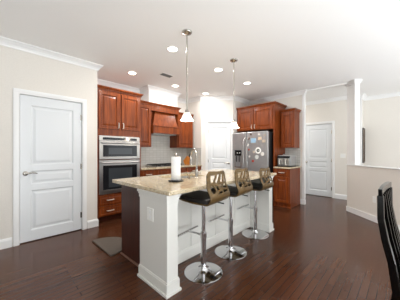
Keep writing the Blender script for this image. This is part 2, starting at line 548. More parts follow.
def panel_door(name, trimname, w, loc, rz, knob, hinge, label, lever=True):
    """local: x along the width from 0 to w, front to -y at y=0, z up from the floor"""
    h = 2.03
    g = 0.012
    st = 0.115 if w > 0.65 else 0.095
    rows = ((0.16, 0.715), (0.80, 0.985), (1.07, 1.90))
    mb = MB()
    mb.box(0, st, 0, 0.035, g, h).box(w - st, w, 0, 0.035, g, h)
    zs = [g] + [v for r in rows for v in r] + [h]
    for i in range(0, len(zs), 2):
        mb.box(st, w - st, 0, 0.035, zs[i], zs[i + 1])
    for z0, z1 in rows:
        mb.panel(st, w - st, z0, z1, 0, [(0, 0.034), (0, 0.001), (0.012, 0.013), (0.028, 0.013), (0.055, 0.004)])
    d = mb.build(name, M['door'], None, 0.0015)
    struct(d, label, 'door')
    place(d, loc, rz)
    kx = st * 0.5 if knob == 'left' else w - st * 0.5
    dr = 1 if knob == 'left' else -1
    hb = MB()
    hb.lathe([(0.031, -0.001), (0.031, -0.007), (0.026, -0.012), (0.011, -0.013), (0.011, -0.045)], (kx, 0, 0.955), 20, 'y')
    if lever:
        hb.tube([(kx - 0.012 * dr, -0.048, 0.955), (kx + 0.03 * dr, -0.05, 0.957), (kx + 0.07 * dr, -0.05, 0.962), (kx + 0.105 * dr, -0.046, 0.957), (kx + 0.125 * dr, -0.042, 0.95)], [0.012, 0.011, 0.009, 0.008, 0.006], 10)
    else:
        hb.lathe([(0.012, -0.045), (0.026, -0.052), (0.03, -0.064), (0.024, -0.078), (0.008, -0.082)], (kx, 0, 0.955), 20, 'y')
    hb.build('handle', M['nickel'], d, smooth=True)
    hx = w + 0.004 if hinge == 'right' else -0.004
    for z in (0.24, 1.02, 1.80):
        q = MB().cyl((hx, -0.006, z - 0.045), 0.007, 0.09, 'z', 10)
        q.box(hx - 0.02, hx + 0.02, -0.004, 0.0, z - 0.044, z + 0.044)
        q.build('hinge', M['nickel'], d)
    cw = 0.062
    c = MB()
    gap = 0.008
    for x0, x1 in ((-gap - cw, -gap), (w + gap, w + gap + cw)):
        c.box(x0, x1, -0.032, -0.016, 0, h + gap).box(x0 + 0.008, x1 - 0.02, -0.037, -0.031, 0, h + gap)
    c.box(-gap - cw, w + gap + cw, -0.032, -0.016, h + gap, h + gap + cw).box(-gap - cw + 0.008, w + gap + cw - 0.008, -0.037, -0.031, h + gap + 0.02, h + gap + cw - 0.008)
    # jambs
    c.box(-gap - 0.002, -0.004, -0.016, 0.09, 0, h + gap).box(w + 0.004, w + gap + 0.002, -0.016, 0.09, 0, h + gap).box(-gap, w + gap, -0.016, 0.09, h + 0.004, h + gap + 0.002)
    t = c.build(trimname, M['trim'], None, 0.002)
    struct(t, 'white casing around the ' + label.split(' door')[0] + ' door', 'trim')
    place(t, loc, rz)
    return d

panel_door('door_1', 'trim_12', D1 - D0 - 0.02, (D0 + 0.01, LW + 0.016, 0), 0, 'left', 'right', 'large white three panel door on the left wall')
v = Matrix.Rotation(-PI / 4, 3, 'Z') @ Vector((PD0 + 0.01, 0.016, 0))
panel_door('door_2', 'trim_13', PD1 - PD0 - 0.02, (3.85 + v.x, 3.80 + v.y, 0), -PI / 4, 'right', 'left', 'narrow white pantry door beside the refrigerator')
panel_door('door_3', 'trim_14', 0.70, (6.516, 2.115, 0), -PI / 2, 'left', 'right', 'white three panel hall door at the far right', lever=False)

# ------------------------------------------------------------------ cabinets
DR = [(0, 0.02), (0, 0.002), (0.002, 0), (0.052, 0), (0.057, 0.013), (0.068, 0.013), (0.092, 0.003)]
DW = [(0, 0.02), (0, 0.002), (0.002, 0), (0.03, 0), (0.035, 0.006), (0.04, 0.006), (0.052, 0.002)]
def cab_door(parent, x0, x1, z0, z1, y, hx=None, hz=None, mat='cherry'):
    d = MB().panel(x0, x1, z0, z1, y - 0.02, DR).build('door', M[mat], parent)
    if hx is not None:
        MB().tube([(hx, y - 0.021, hz - 0.05), (hx, y - 0.045, hz - 0.045), (hx, y - 0.05, hz), (hx, y - 0.045, hz + 0.045), (hx, y - 0.021, hz + 0.05)], 0.008, 8, up=Vector((1, 0, 0))).build('handle', M['pull'], d, smooth=True)
    return d
def cab_drawer(parent, x0, x1, z0, z1, y, pull=1, mat='cherry'):
    d = MB().panel(x0, x1, z0, z1, y - 0.02, DW).build('drawer', M[mat], parent)
    z = (z0 + z1) / 2
    for k in range(int(pull)):
        c = x0 + (x1 - x0) * (k + 0.5) / pull
        MB().tube([(c - 0.06, y - 0.021, z), (c - 0.055, y - 0.045, z), (c, y - 0.052, z), (c + 0.055, y - 0.045, z), (c + 0.06, y - 0.021, z)], 0.009, 8).build('handle', M['pull'], d, smooth=True)
    return d
CR = [(0, 0), (0.012, 0), (0.016, 0.016), (0.030, 0.034), (0.040, 0.04), (0.040, 0.056), (0, 0.056)]
def cab_crown(parent, x0, x1, y0, y1, z, left=True, right=True, mat='cherry'):
    mb = MB()
    run(mb, (x0, y0), (x1, y0), CR, z, 1, (0, -1), 1 if left else 0, 1 if right else 0)
    if left:
        run(mb, (x0, y1), (x0, y0), CR, z, 1, (-1, 0), 0, 1)
    if right:
        run(mb, (x1, y0), (x1, y1), CR, z, 1, (1, 0), 1, 0)
    mb.box(x0, x1, y0, y1, z, z + 0.02)
    return mb.build('crown', M[mat], parent)

# oven tower ----------------------------------------------------------
TX, TW, TY = 1.245, 0.845, 3.79
tw = empty('oven_cabinet', 'tall cherry cabinet tower housing the microwave and the wall oven', 'cabinet', (TX, TY, 0))
mb = MB()
mb.box(0, 0.035, 0, 0.60, 0, 2.36).box(TW - 0.035, TW, 0, 0.60, 0, 2.36).box(0.035, TW - 0.035, 0.58, 0.60, 0, 2.36)
mb.box(0.035, TW - 0.035, 0, 0.58, 1.545, 2.36).box(0.035, TW - 0.035, 0, 0.58, 0.10, 0.495).box(0.035, TW - 0.035, 0, 0.58, 1.105, 1.115)
mb.build('body', M['cherry'], tw, 0.002)
bx('toe_kick', 0.036, TW - 0.036, 0.06, 0.075, 0, 0.099, M['espresso'], tw)
cab_crown(tw, 0, TW, 0, 0.60, 2.361, left=False)
mid = TW / 2
cab_door(tw, 0.035, mid - 0.018, 1.665, 2.325, 0, mid - 0.045, 1.74)
cab_door(tw, mid + 0.018, TW - 0.035, 1.665, 2.325, 0, mid + 0.045, 1.74)
cab_drawer(tw, 0.04, TW - 0.04, 0.305, 0.475, 0, 2)
cab_drawer(tw, 0.04, TW - 0.04, 0.115, 0.285, 0, 2)

# built in microwave and oven
def appliance(name, label, cat, z0, z1, panel_h, win_m):
    a = empty(name, label, cat, (TX + 0.0375, TY, z0))
    w, h = TW - 0.075, z1 - z0
    dz1 = h - panel_h
    bx('body', 0.005, w - 0.005, 0.0, 0.5, 0.004, h - 0.004, M['black'], a)
    bx('trim_frame', 0, w, -0.012, -0.001, h - 0.012, h, M['steel'], a) if panel_h else None
    if panel_h:
        p = bx('control_panel', 0, w, -0.026, -0.001, dz1 + 0.006, h - 0.013, M['steel'], a, 0.002)
        bx('button_strip', 0.06, w - 0.06, -0.028, -0.0262, dz1 + 0.02, h - 0.03, M['blackglass'], p)
        bx('display', w * 0.5 - 0.05, w * 0.5 + 0.05, -0.0295, -0.0282, dz1 + 0.026, h - 0.036, M['display'], p)
    mb = MB()
    mx, mt, mbt = win_m
    mb.box(0, mx, -0.034, -0.001, 0.003, dz1).box(w - mx, w, -0.034, -0.001, 0.003, dz1)
    mb.box(mx, w - mx, -0.034, -0.001, 0.003, mbt).box(mx, w - mx, -0.034, -0.001, dz1 - mt, dz1)
    d = mb.build('door', M['steel'], a, 0.002)
    bx('window', mx, w - mx, -0.029, -0.002, mbt, dz1 - mt, M['blackglass'], d)
    ix = 0.10
    bx('inner_window', mx + ix, w - mx - ix, -0.0302, -0.0292, mbt + 0.04, dz1 - mt - 0.05, M['display'] if False else M['ovenglass'], d)
    hz = dz1 - mt * 0.48
    hb = MB().tube([(0.03, -0.075, hz), (w - 0.03, -0.075, hz)], 0.0135, 12)
    for x in (0.06, w - 0.06):
        hb.tube([(x, -0.034, hz), (x, -0.075, hz)], 0.009, 8)
    hb.build('handle', M['steel'], d, smooth=True)
    return a
M['ovenglass'] = P('grey_oven_window', '#3d4145', 0.1, spec=0.35)
appliance('microwave', 'stainless built-in microwave above the wall oven', 'microwave', 1.117, 1.543, 0.095, (0.062, 0.075, 0.05))
appliance('wall_oven', 'stainless wall oven with dark glass door below the microwave', 'oven', 0.497, 1.103, 0.0, (0.062, 0.095, 0.075))

# hood unit -----------------------------------------------------------
BW = 4.4
hd = empty('range_hood', 'cherry wood range hood with sloped front over the cooktop', 'range hood', (2.105, 4.0, 0))
W = 1.15
hx0, hx1 = 0.365, 1.11      # hood opening (local x)
mb = MB()
mb.box(0.0, hx0 - 0.004, 0.0, BW - 4.0 - 0.002, 1.36, 2.295)
mb.box(hx1 + 0.004, W, 0.0, BW - 4.0 - 0.002, 1.68, 2.295)
mb.box(hx0 - 0.004, hx1 + 0.004, 0.0, BW - 4.0 - 0.002, 2.18, 2.295)
mb.box(hx0 - 0.004, hx1 + 0.004, 0.12, BW - 4.0 - 0.002, 1.68, 2.18)
mb.build('surround', M['cherry'], hd, 0.002)
cab_crown(hd, 0.0, W, 0.0, 0.39, 2.296, left=False)
cab_door(hd, 0.03, hx0 - 0.03, 1.39, 2.26, 0)
mb = MB()
a0, a1, b0, b1 = hx0 + 0.02, hx1 - 0.01, hx0 + 0.13, hx1 - 0.06
mb.quadlist([(a0, -0.03, 1.846), (a1, -0.03, 1.846), (a1, 0.118, 1.846), (a0, 0.118, 1.846), (b0, 0.06, 2.175), (b1, 0.06, 2.175), (b1, 0.118, 2.175), (b0, 0.118, 2.175)],
            [(0, 3, 2, 1), (4, 5, 6, 7), (0, 1, 5, 4), (1, 2, 6, 5), (2, 3, 7, 6), (3, 0, 4, 7)])
mb.build('sloped_front', M['cherry'], hd, 0.003)
mb = MB().box(hx0, hx1, -0.085, 0.115, 1.69, 1.83).box(hx0 - 0.008, hx1 + 0.008, -0.095, 0.115, 1.675, 1.695).box(hx0 - 0.010, hx1 + 0.010, -0.097, -0.001, 1.828, 1.845)
mb.build('valance', M['cherry'], hd, 0.003)
bx('filter_insert', hx0 + 0.05, hx1 - 0.05, 0.0, 0.36, 1.655, 1.674, M['steel'], hd)
struct(bx('wall_soffit', 2.42, 3.22, 4.02, 4.399, 2.352, CEIL - 0.001, M['ceiling']), 'white boxed soffit between the range hood and the ceiling', 'soffit')
crown('trim_15', [((2.42, 4.39), (2.42, 4.02), (-1, 0), 0, 1), ((2.42, 4.02), (3.22, 4.02), (0, -1), 1, 1), ((3.22, 4.02), (3.22, 4.39), (1, 0), 1, 0)], 'white crown moulding around the hood soffit')

def upper(name, label, loc, rz, w, depth, z0, z1, split=1, group=None):
    u = empty(name, label, 'cabinet', loc, rz, group)
    bx('body', 0, w, 0, depth, z0, z1, M['cherry'], u, 0.002)
    cab_door(u, 0.025, w - 0.025, z0 + 0.02, z1 - 0.03, 0)
    cab_crown(u, 0, w, 0, depth, z1 + 0.001, left=False, right=loc[1] < 3)
    return u
upper('upper_cabinet', 'cherry upper cabinet to the right of the range hood', (3.262, 4.07, 0), 0, 0.533, 0.328, 1.36, 2.20)
upper('upper_cabinet', 'cherry upper cabinet above the air fryer', (4.87, 2.125, 0), -PI / 2, 0.325, 0.328, 1.35, 2.20)

# base cabinets along the cooktop wall
def base_cab(label, x0, x1, layout):
    b = empty('base_cabinet', label, 'cabinet', (x0, 3.80, 0))
    w = x1 - x0
    bx('body', 0, w, 0, 0.598, 0.10, 0.878, M['cherry'], b, 0.002)
    bx('toe_kick', 0.002, w - 0.002, 0.06, 0.075, 0, 0.099, M['espresso'], b)
    if layout == 'doors':
        cab_drawer(b, 0.025, w - 0.025, 0.70, 0.86, 0, pull=0)
        cab_door(b, 0.025, w / 2 - 0.01, 0.115, 0.68, 0, w / 2 - 0.04, 0.60)
        cab_door(b, w / 2 + 0.01, w - 0.025, 0.115, 0.68, 0, w / 2 + 0.04, 0.60)
    else:
        cab_drawer(b, 0.025, w - 0.025, 0.70, 0.86, 0)
        cab_door(b, 0.025, w - 0.025, 0.115, 0.68, 0, w - 0.055, 0.60)
    return b
base_cab('cherry base cabinet next to the oven tower', 2.096, 2.448, 'drawer')
base_cab('wide cherry base cabinet under the gas cooktop', 2.452, 3.298, 'doors')
base_cab('cherry base cabinet under the knife block corner', 3.302, 3.846, 'drawer')
tag(MB().box(2.093, 3.847, 3.765, 4.398, 0.88, 0.915).build('worktop', M['granite'], None, 0.006), 'granite worktop along the cooktop wall', 'worktop')
struct(bx('wall_backsplash', 2.095, 3.838, 4.388, 4.3995, 0.916, 1.63, M['tile']), 'grey tile backsplash behind the cooktop', 'backsplash')
struct(bx('wall_sidesplash', 3.838, 3.8495, 3.80, 4.388, 0.916, 1.36, M['tile']), 'grey tile side splash behind the knife block', 'backsplash')

# cooktop
ck = empty('gas_cooktop', 'stainless gas cooktop with black grates under the hood', 'cooktop', (2.50, 3.85, 0.916))
bx('plate', 0, 0.76, 0, 0.47, 0, 0.012, M['steel'], ck, 0.004)
for i, (x, y) in enumerate(((0.15, 0.12), (0.15, 0.34), (0.38, 0.25), (0.61, 0.12), (0.61, 0.34))):
    MB().lathe([(0.055, 0.0125), (0.055, 0.018), (0.04, 0.022), (0.035, 0.03), (0.0, 0.031)], (x, y, 0), 18).build('burner', M['iron'], ck, smooth=True)
for x0 in (0.02, 0.265, 0.51):
    g = MB()
    w = 0.23
    for y in (0.03, 0.235, 0.44):
        g.box(x0, x0 + w, y - 0.006, y + 0.006, 0.036, 0.05)
    for x in (x0, x0 + w / 2 - 0.006, x0 + w - 0.012):
        g.box(x, x + 0.012, 0.03, 0.44, 0.036, 0.05)
    for x in (x0, x0 + w - 0.012):
        for y in (0.03, 0.43):
            g.box(x, x + 0.012, y, y + 0.012, 0.0125, 0.04)
    g.build('grate', M['iron'], ck)
for i in range(5):
    MB().lathe([(0.018, 0.0125), (0.018, 0.03), (0.014, 0.034)], (0.30 + i * 0.04, 0.022, 0), 14).build('knob', M['black'], ck, smooth=True)

# knife block and board
kb = empty('knife_block', 'slanted orange wood knife block with black handled knives', 'knife block', (3.62, 4.08, 0.917), 0.5)
mb = MB()
mb.prism([(0, 0), (0.13, 0), (0.17, 0.10), (0.07, 0.23), (-0.02, 0.17)], -0.05, 0.05, lambda u, v, h: (h, u - 0.06, v))
mb.build('block', M['blockwood'], kb, 0.003)
for i, (x, s) in enumerate(((-0.033, 0.3), (-0.011, 0.5), (0.011, 0.7), (0.033, 0.45), (0.0, 0.15))):
    y0, z0 = -0.08 + 0.09 * s, 0.17 + 0.06 * s
    MB().tube([(x, y0, z0), (x, y0 - 0.03, z0 + 0.05), (x, y0 - 0.056, z0 + 0.095)], [0.009, 0.011, 0.009], 8, r2=[0.007] * 3).build('knife_handle', M['black'], kb, smooth=True)
cb = MB()
cb.lathe([(0.11, 0), (0.115, 0.004), (0.115, 0.012), (0.11, 0.016)], (0, 0, 0.117), 36, 'y')
o = cb.build('cutting_board', M['palewood'], None, smooth=True)
o.location = (3.50, 4.33, 0.917)
o.rotation_euler = (math.radians(-10), 0, 0)
tag(o, 'round pale wooden cutting board leaning on the backsplash tile', 'cutting board')

# ------------------------------------------------------------------ refrigerator group (front looks to -x)
RZ = -PI / 2
FX = 4.39
fr = empty('refrigerator', 'stainless side by side refrigerator covered in magnets', 'refrigerator', (FX, 3.190, 0), RZ)
FW, FH, SP = 0.982, 1.735, 0.42
bx('body', 0.006, FW - 0.006, 0.075, 0.76, 0.02, FH - 0.012, M['fridgeside'] if 'fridgeside' in M else M['iron'], fr, 0.004)
fd = bx('freezer_door', 0, SP - 0.004, 0, 0.068, 0.09, FH, M['steelv'], fr, 0.012)
rd = bx('fridge_door', SP + 0.004, FW, 0, 0.068, 0.09, FH, M['steelv'], fr, 0.012)
bx('grille', 0.01, FW - 0.01, 0.03, 0.074, 0.012, 0.082, M['black'], fr)
for x, d in ((SP - 0.045, fd), (SP + 0.05, rd)):
    MB().tube([(x, -0.002, 0.60), (x, -0.045, 0.66), (x, -0.058, 0.85), (x, -0.062, 1.10), (x, -0.058, 1.35), (x, -0.045, 1.54), (x, -0.002, 1.60)], 0.013, 10, up=Vector((1, 0, 0))).build('handle', M['steel'], d, smooth=True)
bx('dispenser_panel', 0.075, 0.275, -0.006, -0.0005, 1.155, 1.295, M['display'], fd, 0.002)
mb = MB()
mb.box(0.075, 0.275, -0.007, -0.0005, 0.86, 0.875).box(0.075, 0.088, -0.007, -0.0005, 0.875, 1.15).box(0.262, 0.275, -0.007, -0.0005, 0.875, 1.15)
mb.build('dispenser_frame', M['nickel'], fd)
M['niche'] = P('dispenser_niche_grey', '#8b8b8c', 0.45, metal=0.3)
bx('dispenser_niche', 0.088, 0.262, -0.004, -0.0005, 0.876, 1.153, M['niche'], fd)
MB().box(0.12, 0.15, -0.012, -0.004, 1.0, 1.15).box(0.20, 0.23, -0.012, -0.004, 1.0, 1.15).build('dispenser_paddle', M['black'], fd)
for x in (0.16, 0.23):
    bx('display_icon', x - 0.012, x + 0.012, -0.0075, -0.0062, 1.215, 1.24, M['plate'], fd)

mags = [  # y, z, shape, size, colour, label
    (2.644, 1.675, 'rect', 0.05, '#5f5148', 'small brown rectangular magnet at the top left of the fridge door'),
    (2.431, 1.668, 'rect', 0.05, '#d9d4cc', 'small pale rectangular magnet at the top middle of the fridge door'),
    (2.279, 1.64, 'rect', 0.05, '#b0a59a', 'small tan rectangular magnet at the top right of the fridge door'),
    (2.576, 1.527, 'rect', 0.13, '#9cc0da', 'light blue paper magnet, largest rectangle on the fridge door'),
    (2.405, 1.567, 'rect', 0.09, '#d5bda4', 'peach coloured picture magnet right of the blue one'),
    (2.71, 1.58, 'rect', 0.06, '#6d4d3c', 'dark brown square magnet near the fridge door handle top'),
    (2.733, 1.422, 'round', 0.07, '#e6e4e0', 'round white magnet left of centre by the handle'),
    (2.699, 1.311, 'round', 0.05, '#b5574a', 'small round red magnet beside the handle'),
    (2.562, 1.25, 'round', 0.06, '#cfc3b4', 'small cream round magnet left of the big clock-like one'),
    (2.449, 1.285, 'big', 0.15, '#f2f2ee', 'largest round white magnet with a dark grey centre'),
    (2.341, 1.204, 'round', 0.09, '#dedcd6', 'round pale magnet to the lower right of the largest round one'),
    (2.483, 1.131, 'round', 0.10, '#cfd2cf', 'round grey white magnet under the largest round one'),
    (2.685, 1.14, 'round', 0.05, '#e8e6e2', 'small round white magnet low beside the handle'),
    (2.589, 1.033, 'rect', 0.06, '#a23f33', 'small red magnet, lowest on the fridge door'),
    (2.304, 1.504, 'rect', 0.08, '#c2b3a2', 'tan photo magnet at the right edge of the fridge door'),
]
mag_mats = {}
for y, z, sh, s, c, lb in mags:
    if c not in mag_mats:
        mag_mats[c] = P('magnet_paint', c, 0.4)
    mb = MB()
    if sh == 'rect':
        mb.box(-s / 2, s / 2, -0.004, 0, -s * 0.42, s * 0.42)
    else:
        mb.lathe([(s / 2, 0), (s / 2, -0.004), (s * 0.46, -0.006)], (0, 0, 0), 24, 'y')
    o = mb.build('fridge_magnet', mag_mats[c], None, 0.0008)
    o.location = (FX - 0.0005, y, z)
    o.rotation_euler = (0, 0, RZ)
    tag(o, lb, 'magnet', 'magnets on the refrigerator door')
    if sh == 'big':
        m2 = P('magnet_grey', '#5d6663', 0.5)
        MB().lathe([(s * 0.26, -0.0062), (s * 0.26, -0.008)], (0, 0, 0), 20, 'y').build('centre', m2, o)
        MB().box(-0.006, 0.03, -0.0095, -0.0082, -0.005, 0.005).build('pointer', M['plate'], o)

fc = empty('fridge_cabinet', 'cherry cabinet above the refrigerator with its tall side panel', 'cabinet', (4.58, 3.175, 0), RZ)
CW = 1.035
bx('body', 0, CW - 0.032, 0, 0.618, 1.79, 2.36, M['cherry'], fc, 0.002)
bx('side_panel', CW - 0.03, CW, 0, 0.618, 0, 2.36, M['cherry'], fc, 0.002)
cab_crown(fc, 0, CW, 0, 0.618, 2.361, left=False)
cab_door(fc, 0.03, CW / 2 - 0.03, 1.81, 2.33, 0, CW / 2 - 0.06, 1.88)
cab_door(fc, CW / 2 - 0.005, CW - 0.045, 1.81, 2.33, 0, CW / 2 + 0.025, 1.88)

bc = empty('base_cabinet', 'cherry base cabinet under the air fryer beside the refrigerator', 'cabinet', (4.57, 2.135, 0), RZ)
bw = 0.35
bx('body', 0, bw, 0, 0.628, 0.10, 0.878, M['cherry'], bc, 0.002)
bx('toe_kick', 0.002, bw - 0.002, 0.05, 0.626, 0, 0.099, M['cherry'], bc)
bx('shoe_moulding', 0.0, bw + 0.008, 0.038, 0.0495, 0, 0.02, M['cherry'], bc)
cab_drawer(bc, 0.02, bw - 0.02, 0.715, 0.86, 0)
cab_door(bc, 0.02, bw - 0.02, 0.115, 0.695, 0)
tag(MB().box(4.53, 5.198, 1.755, 2.138, 0.88, 0.915).build('worktop', M['granite'], None, 0.006), 'short granite worktop beside the refrigerator', 'worktop')
struct(bx('wall_backsplash', 5.189, 5.1995, 1.78, 2.14, 0.916, 1.349, M['tile']), 'grey tile backsplash behind the air fryer', 'backsplash')

af = empty('air_fryer', 'silver dual basket air fryer on the short worktop', 'air fryer', (4.66, 2.115, 0.922), RZ)
aw, ah, ad = 0.30, 0.255, 0.33
bx('body', 0, aw, 0.02, ad, 0.004, ah, M['silver'], af, 0.02)
p = bx('control_panel', 0.015, aw - 0.015, 0.010, 0.0195, 0.185, 0.238, M['display'], af, 0.004)
for i in range(2):
    x0 = 0.012 + i * 0.14
    b = bx('basket', x0, x0 + 0.134, 0.004, 0.019, 0.012, 0.175, M['steel'], af, 0.006)
    MB().tube([(x0 + 0.067, 0.003, 0.035), (x0 + 0.067, -0.05, 0.045), (x0 + 0.067, -0.055, 0.10), (x0 + 0.067, -0.045, 0.155), (x0 + 0.067, 0.003, 0.165)], 0.019, 10, r2=0.010, up=Vector((1, 0, 0))).build('handle', M['pull'], b, smooth=True)
MB().lathe([(0.02, 0), (0.02, 0.02), (0.014, 0.026)], (0.1, 0.15, ah + 0.0005), 14).build('vent_cap', M['silver'], af, smooth=True)
bx('foot_tray', 0.01, aw - 0.01, 0.03, ad - 0.01, 0, 0.0035, M['black'], af)
tag(bx('tray_mat', 4.585, 5.03, 1.79, 2.125, 0.9155, 0.921, M['black'], None), 'black mat under the air fryer', 'mat')

# ------------------------------------------------------------------ island
IX0, IX1 = 1.05, 3.147
isl = empty('kitchen_island', 'white kitchen island with dark wood end and granite top', 'kitchen island', (0, 0, 0))
MB().box(1.14, 1.16, 1.93, 2.475, 0.10, 0.878).box(3.08, 3.10, 1.93, 2.475, 0.10, 0.878).box(1.16, 3.08, 2.455, 2.475, 0.10, 0.878).box(1.16, 3.08, 1.93, 2.455, 0.10, 0.12).build('cabinet_box', M['espresso'], isl, 0.002)
bx('toe_kick', 1.145, 3.09, 1.93, 2.41, 0, 0.099, M['espresso'], isl)
bx('cabinet_end', 1.133, 1.1395, 1.90, 2.475, 0.0, 0.878, M['espresso'], isl, 0.001)
bx('back_panel', 1.17, 3.03, 1.79, 1.928, 0.0, 0.878, M['panelwhite'], isl)
mb = MB()
for x in (1.178, 1.66, 2.12, 2.58, 2.97):
    mb.box(x, x + 0.055, 1.782, 1.7895, 0.126, 0.82)
mb.box(1.178, 3.028, 1.782, 1.7895, 0.82, 0.877)
mb.build('back_batten', M['panelwhite'], isl, 0.002)
WA = 1.45
for x0, x1 in ((IX0, 1.172), (3.028, IX1)):
    w = bx('end_panel', x0, x1, WA, 1.90, 0.0, 0.878, M['panelwhite'], isl, 0.002)
    c = MB()
    for g, z0, z1 in ((0.006, 0.80, 0.835), (0.012, 0.835, 0.855), (0.02, 0.855, 0.8785)):
        c.box(x0 - g, x1 + g, WA - g, 1.90 + (g if x0 < 2 else 0), z0, z1)
    c.build('cap_moulding', M['panelwhite'], w, 0.002)
    b = MB()
    for g, z0, z1 in ((0.012, 0.0, 0.105), (0.024, 0.0, 0.022), (0.007, 0.105, 0.118)):
        b.box(x0 - g, x1 + g, WA - g, 1.90 + g * 0.5, z0, z1)
    b.build('base_moulding', M['panelwhite'], w, 0.002)
b = MB()
run(b, (1.172, 1.79), (3.028, 1.79), BP, 0.0, 1, (0, -1))
b.build('base_moulding', M['panelwhite'], isl)
bx('shoe_moulding', 1.114, 1.1325, 1.915, 2.475, 0, 0.018, M['shoe'], isl, 0.004)
op = bx('outlet_plate', IX0 - 0.007, IX0 - 0.0005, 1.655, 1.755, 0.60, 0.72, M['plate'], isl, 0.002)
for z in (0.635, 0.685):
    bx('socket', IX0 - 0.009, IX0 - 0.0072, 1.69, 1.72, z - 0.014, z + 0.014, M['trim'], op, 0.001)

SX0, SX1, SY0, SY1 = 1.56, 2.12, 1.955, 2.36
CX0, CX1, CY0, CY1 = 1.03, 3.19, 1.395, 2.505
mb = MB()
o_ = [(CX0, CY0), (CX1, CY0), (CX1, CY1), (CX0, CY1)]
i_ = [(SX0, SY0), (SX1, SY0), (SX1, SY1), (SX0, SY1)]
for z in (0.880, 0.918):
    vo = [mb.bm.verts.new((*p, z)) for p in o_]
    vi = [mb.bm.verts.new((*p, z)) for p in i_]
    for k in range(4):
        j = (k + 1) % 4
        mb.bm.faces.new((vo[k], vo[j], vi[j], vi[k]))
    if z < 0.9:
        lo = (vo, vi)
for a, bq in ((lo[0], vo), (lo[1], vi)):
    for k in range(4):
        j = (k + 1) % 4
        mb.bm.faces.new((a[k], a[j], bq[j], bq[k]))
tag(mb.build('island_worktop', M['granite'], None, 0.006), 'large speckled beige granite worktop on the island', 'worktop')

sk = empty('sink', 'undermount stainless sink set in the island worktop', 'sink', (SX0, SY0, 0.70))
w, d_ = SX1 - SX0, SY1 - SY0
e = 0.003
mb = MB()
mb.box(-0.02, w + 0.02, -0.02, -e + 0.002, 0.0, 0.179).box(-0.02, w + 0.02, d_ - 0.001, d_ + 0.02, 0, 0.179)
mb.box(-0.02, 0.001, 0, d_, 0, 0.179).box(w - 0.001, w + 0.02, 0, d_, 0, 0.179).box(-0.02, w + 0.02, -0.02, d_ + 0.02, -0.01, 0.0)
mb.build('basin', M['sinksteel'], sk)
MB().lathe([(0.045, 0.0005), (0.045, 0.004), (0.03, 0.002)], (w / 2, d_ / 2, 0), 20).build('drain', M['chrome'], sk, smooth=True)

fa = empty('faucet', 'tall nickel gooseneck faucet on the island worktop', 'faucet', (1.84, 1.868, 0.9185), -0.30)
MB().lathe([(0.03, 0), (0.03, 0.006), (0.022, 0.012), (0.020, 0.10), (0.014, 0.112)], (0, 0, 0), 20).build('base', M['nickel'], fa, smooth=True)
pts = [(0, 0, 0.10), (0, 0, 0.27)]
for i in range(1, 10):
    a = PI * i / 9
    pts.append((0, 0.08 * (1 - math.cos(a)), 0.27 + 0.095 * math.sin(a)))
pts += [(0, 0.163, 0.235)]
MB().tube(pts, 0.0125, 12).build('spout', M['nickel'], fa, smooth=True)
MB().tube([(0, 0.163, 0.236), (0, 0.165, 0.20), (0, 0.165, 0.155)], [0.014, 0.017, 0.016], 12).build('spray_head', M['nickel'], fa, smooth=True)
MB().tube([(0.018, 0, 0.07), (0.045, 0.0, 0.08), (0.085, 0.005, 0.105)], [0.009, 0.008, 0.006], 8).build('handle', M['nickel'], fa, smooth=True)
sd = empty('soap_dispenser', 'small nickel soap dispenser beside the faucet', 'soap dispenser', (1.715, 1.875, 0.9185))
MB().lathe([(0.02, 0), (0.02, 0.006), (0.012, 0.01), (0.011, 0.055), (0.014, 0.06), (0.008, 0.072)], (0, 0, 0), 16).build('body', M['nickel'], sd, smooth=True)
MB().tube([(0, 0, 0.068), (-0.01, 0.03, 0.078), (-0.02, 0.07, 0.068)], [0.008, 0.007, 0.005], 8).build('spout', M['nickel'], sd, smooth=True)

ph = empty('paper_towel_holder', 'dark wood paper towel holder standing on the island', 'paper towel holder', (1.465, 1.83, 0.9185))
MB().lathe([(0.082, 0), (0.085, 0.004), (0.085, 0.012), (0.078, 0.016)], (0, 0, 0), 32).build('base', M['iron'], ph, smooth=True)
MB().cyl((0, 0, 0.0165), 0.007, 0.272, seg=12).build('rod', M['nickel'], ph, smooth=True)
MB().lathe([(0.004, 0.288), (0.014, 0.292), (0.017, 0.303), (0.012, 0.314), (0.003, 0.318)], (0, 0, 0), 16).build('finial', M['nickel'], ph, smooth=True)
pr = empty('paper_towel_roll', 'white paper towel roll on its holder on the island', 'paper towel', (1.465, 1.83, 0.9355))
MB().lathe([(0.021, 0), (0.051, 0), (0.053, 0.003), (0.053, 0.257), (0.051, 0.26), (0.021, 0.26), (0.021, 0)], (0, 0, 0), 40, closed=True).build('roll', M['paper'], pr, smooth=True)
MB().lathe([(0.018, 0.001), (0.0205, 0.001), (0.0205, 0.261), (0.018, 0.261), (0.018, 0.001)], (0, 0, 0), 24, closed=True).build('core', M['cardboard'], pr, smooth=True)

o = tag(MB().prism([(1.0, 2.48)] + [(1.0 + 0.34 * math.cos(math.radians(a)), 2.785 + 0.305 * math.sin(math.radians(a))) for a in range(-80, 81, 8)] + [(1.0, 3.09)], 0.001, 0.022, lambda u, v, h: (u, v, h)).build('kitchen_mat', M['mat'], None, 0.006), 'grey brown half round mat on the floor behind the island end', 'mat')

# the island and all that stands on it sit a degree and a half off the room's axes
bpy.context.view_layer.update()
PIV = Matrix.Translation((1.026, 1.426, 0)) @ Matrix.Rotation(math.radians(1.5), 4, 'Z') @ Matrix.Translation((-1.026, -1.426, 0))
for o in list(COL.objects):
    if o.parent is None and o.name in ('kitchen_island', 'island_worktop', 'sink', 'faucet', 'soap_dispenser', 'paper_towel_holder', 'paper_towel_roll', 'kitchen_mat'):
        o.matrix_world = PIV @ o.matrix_world

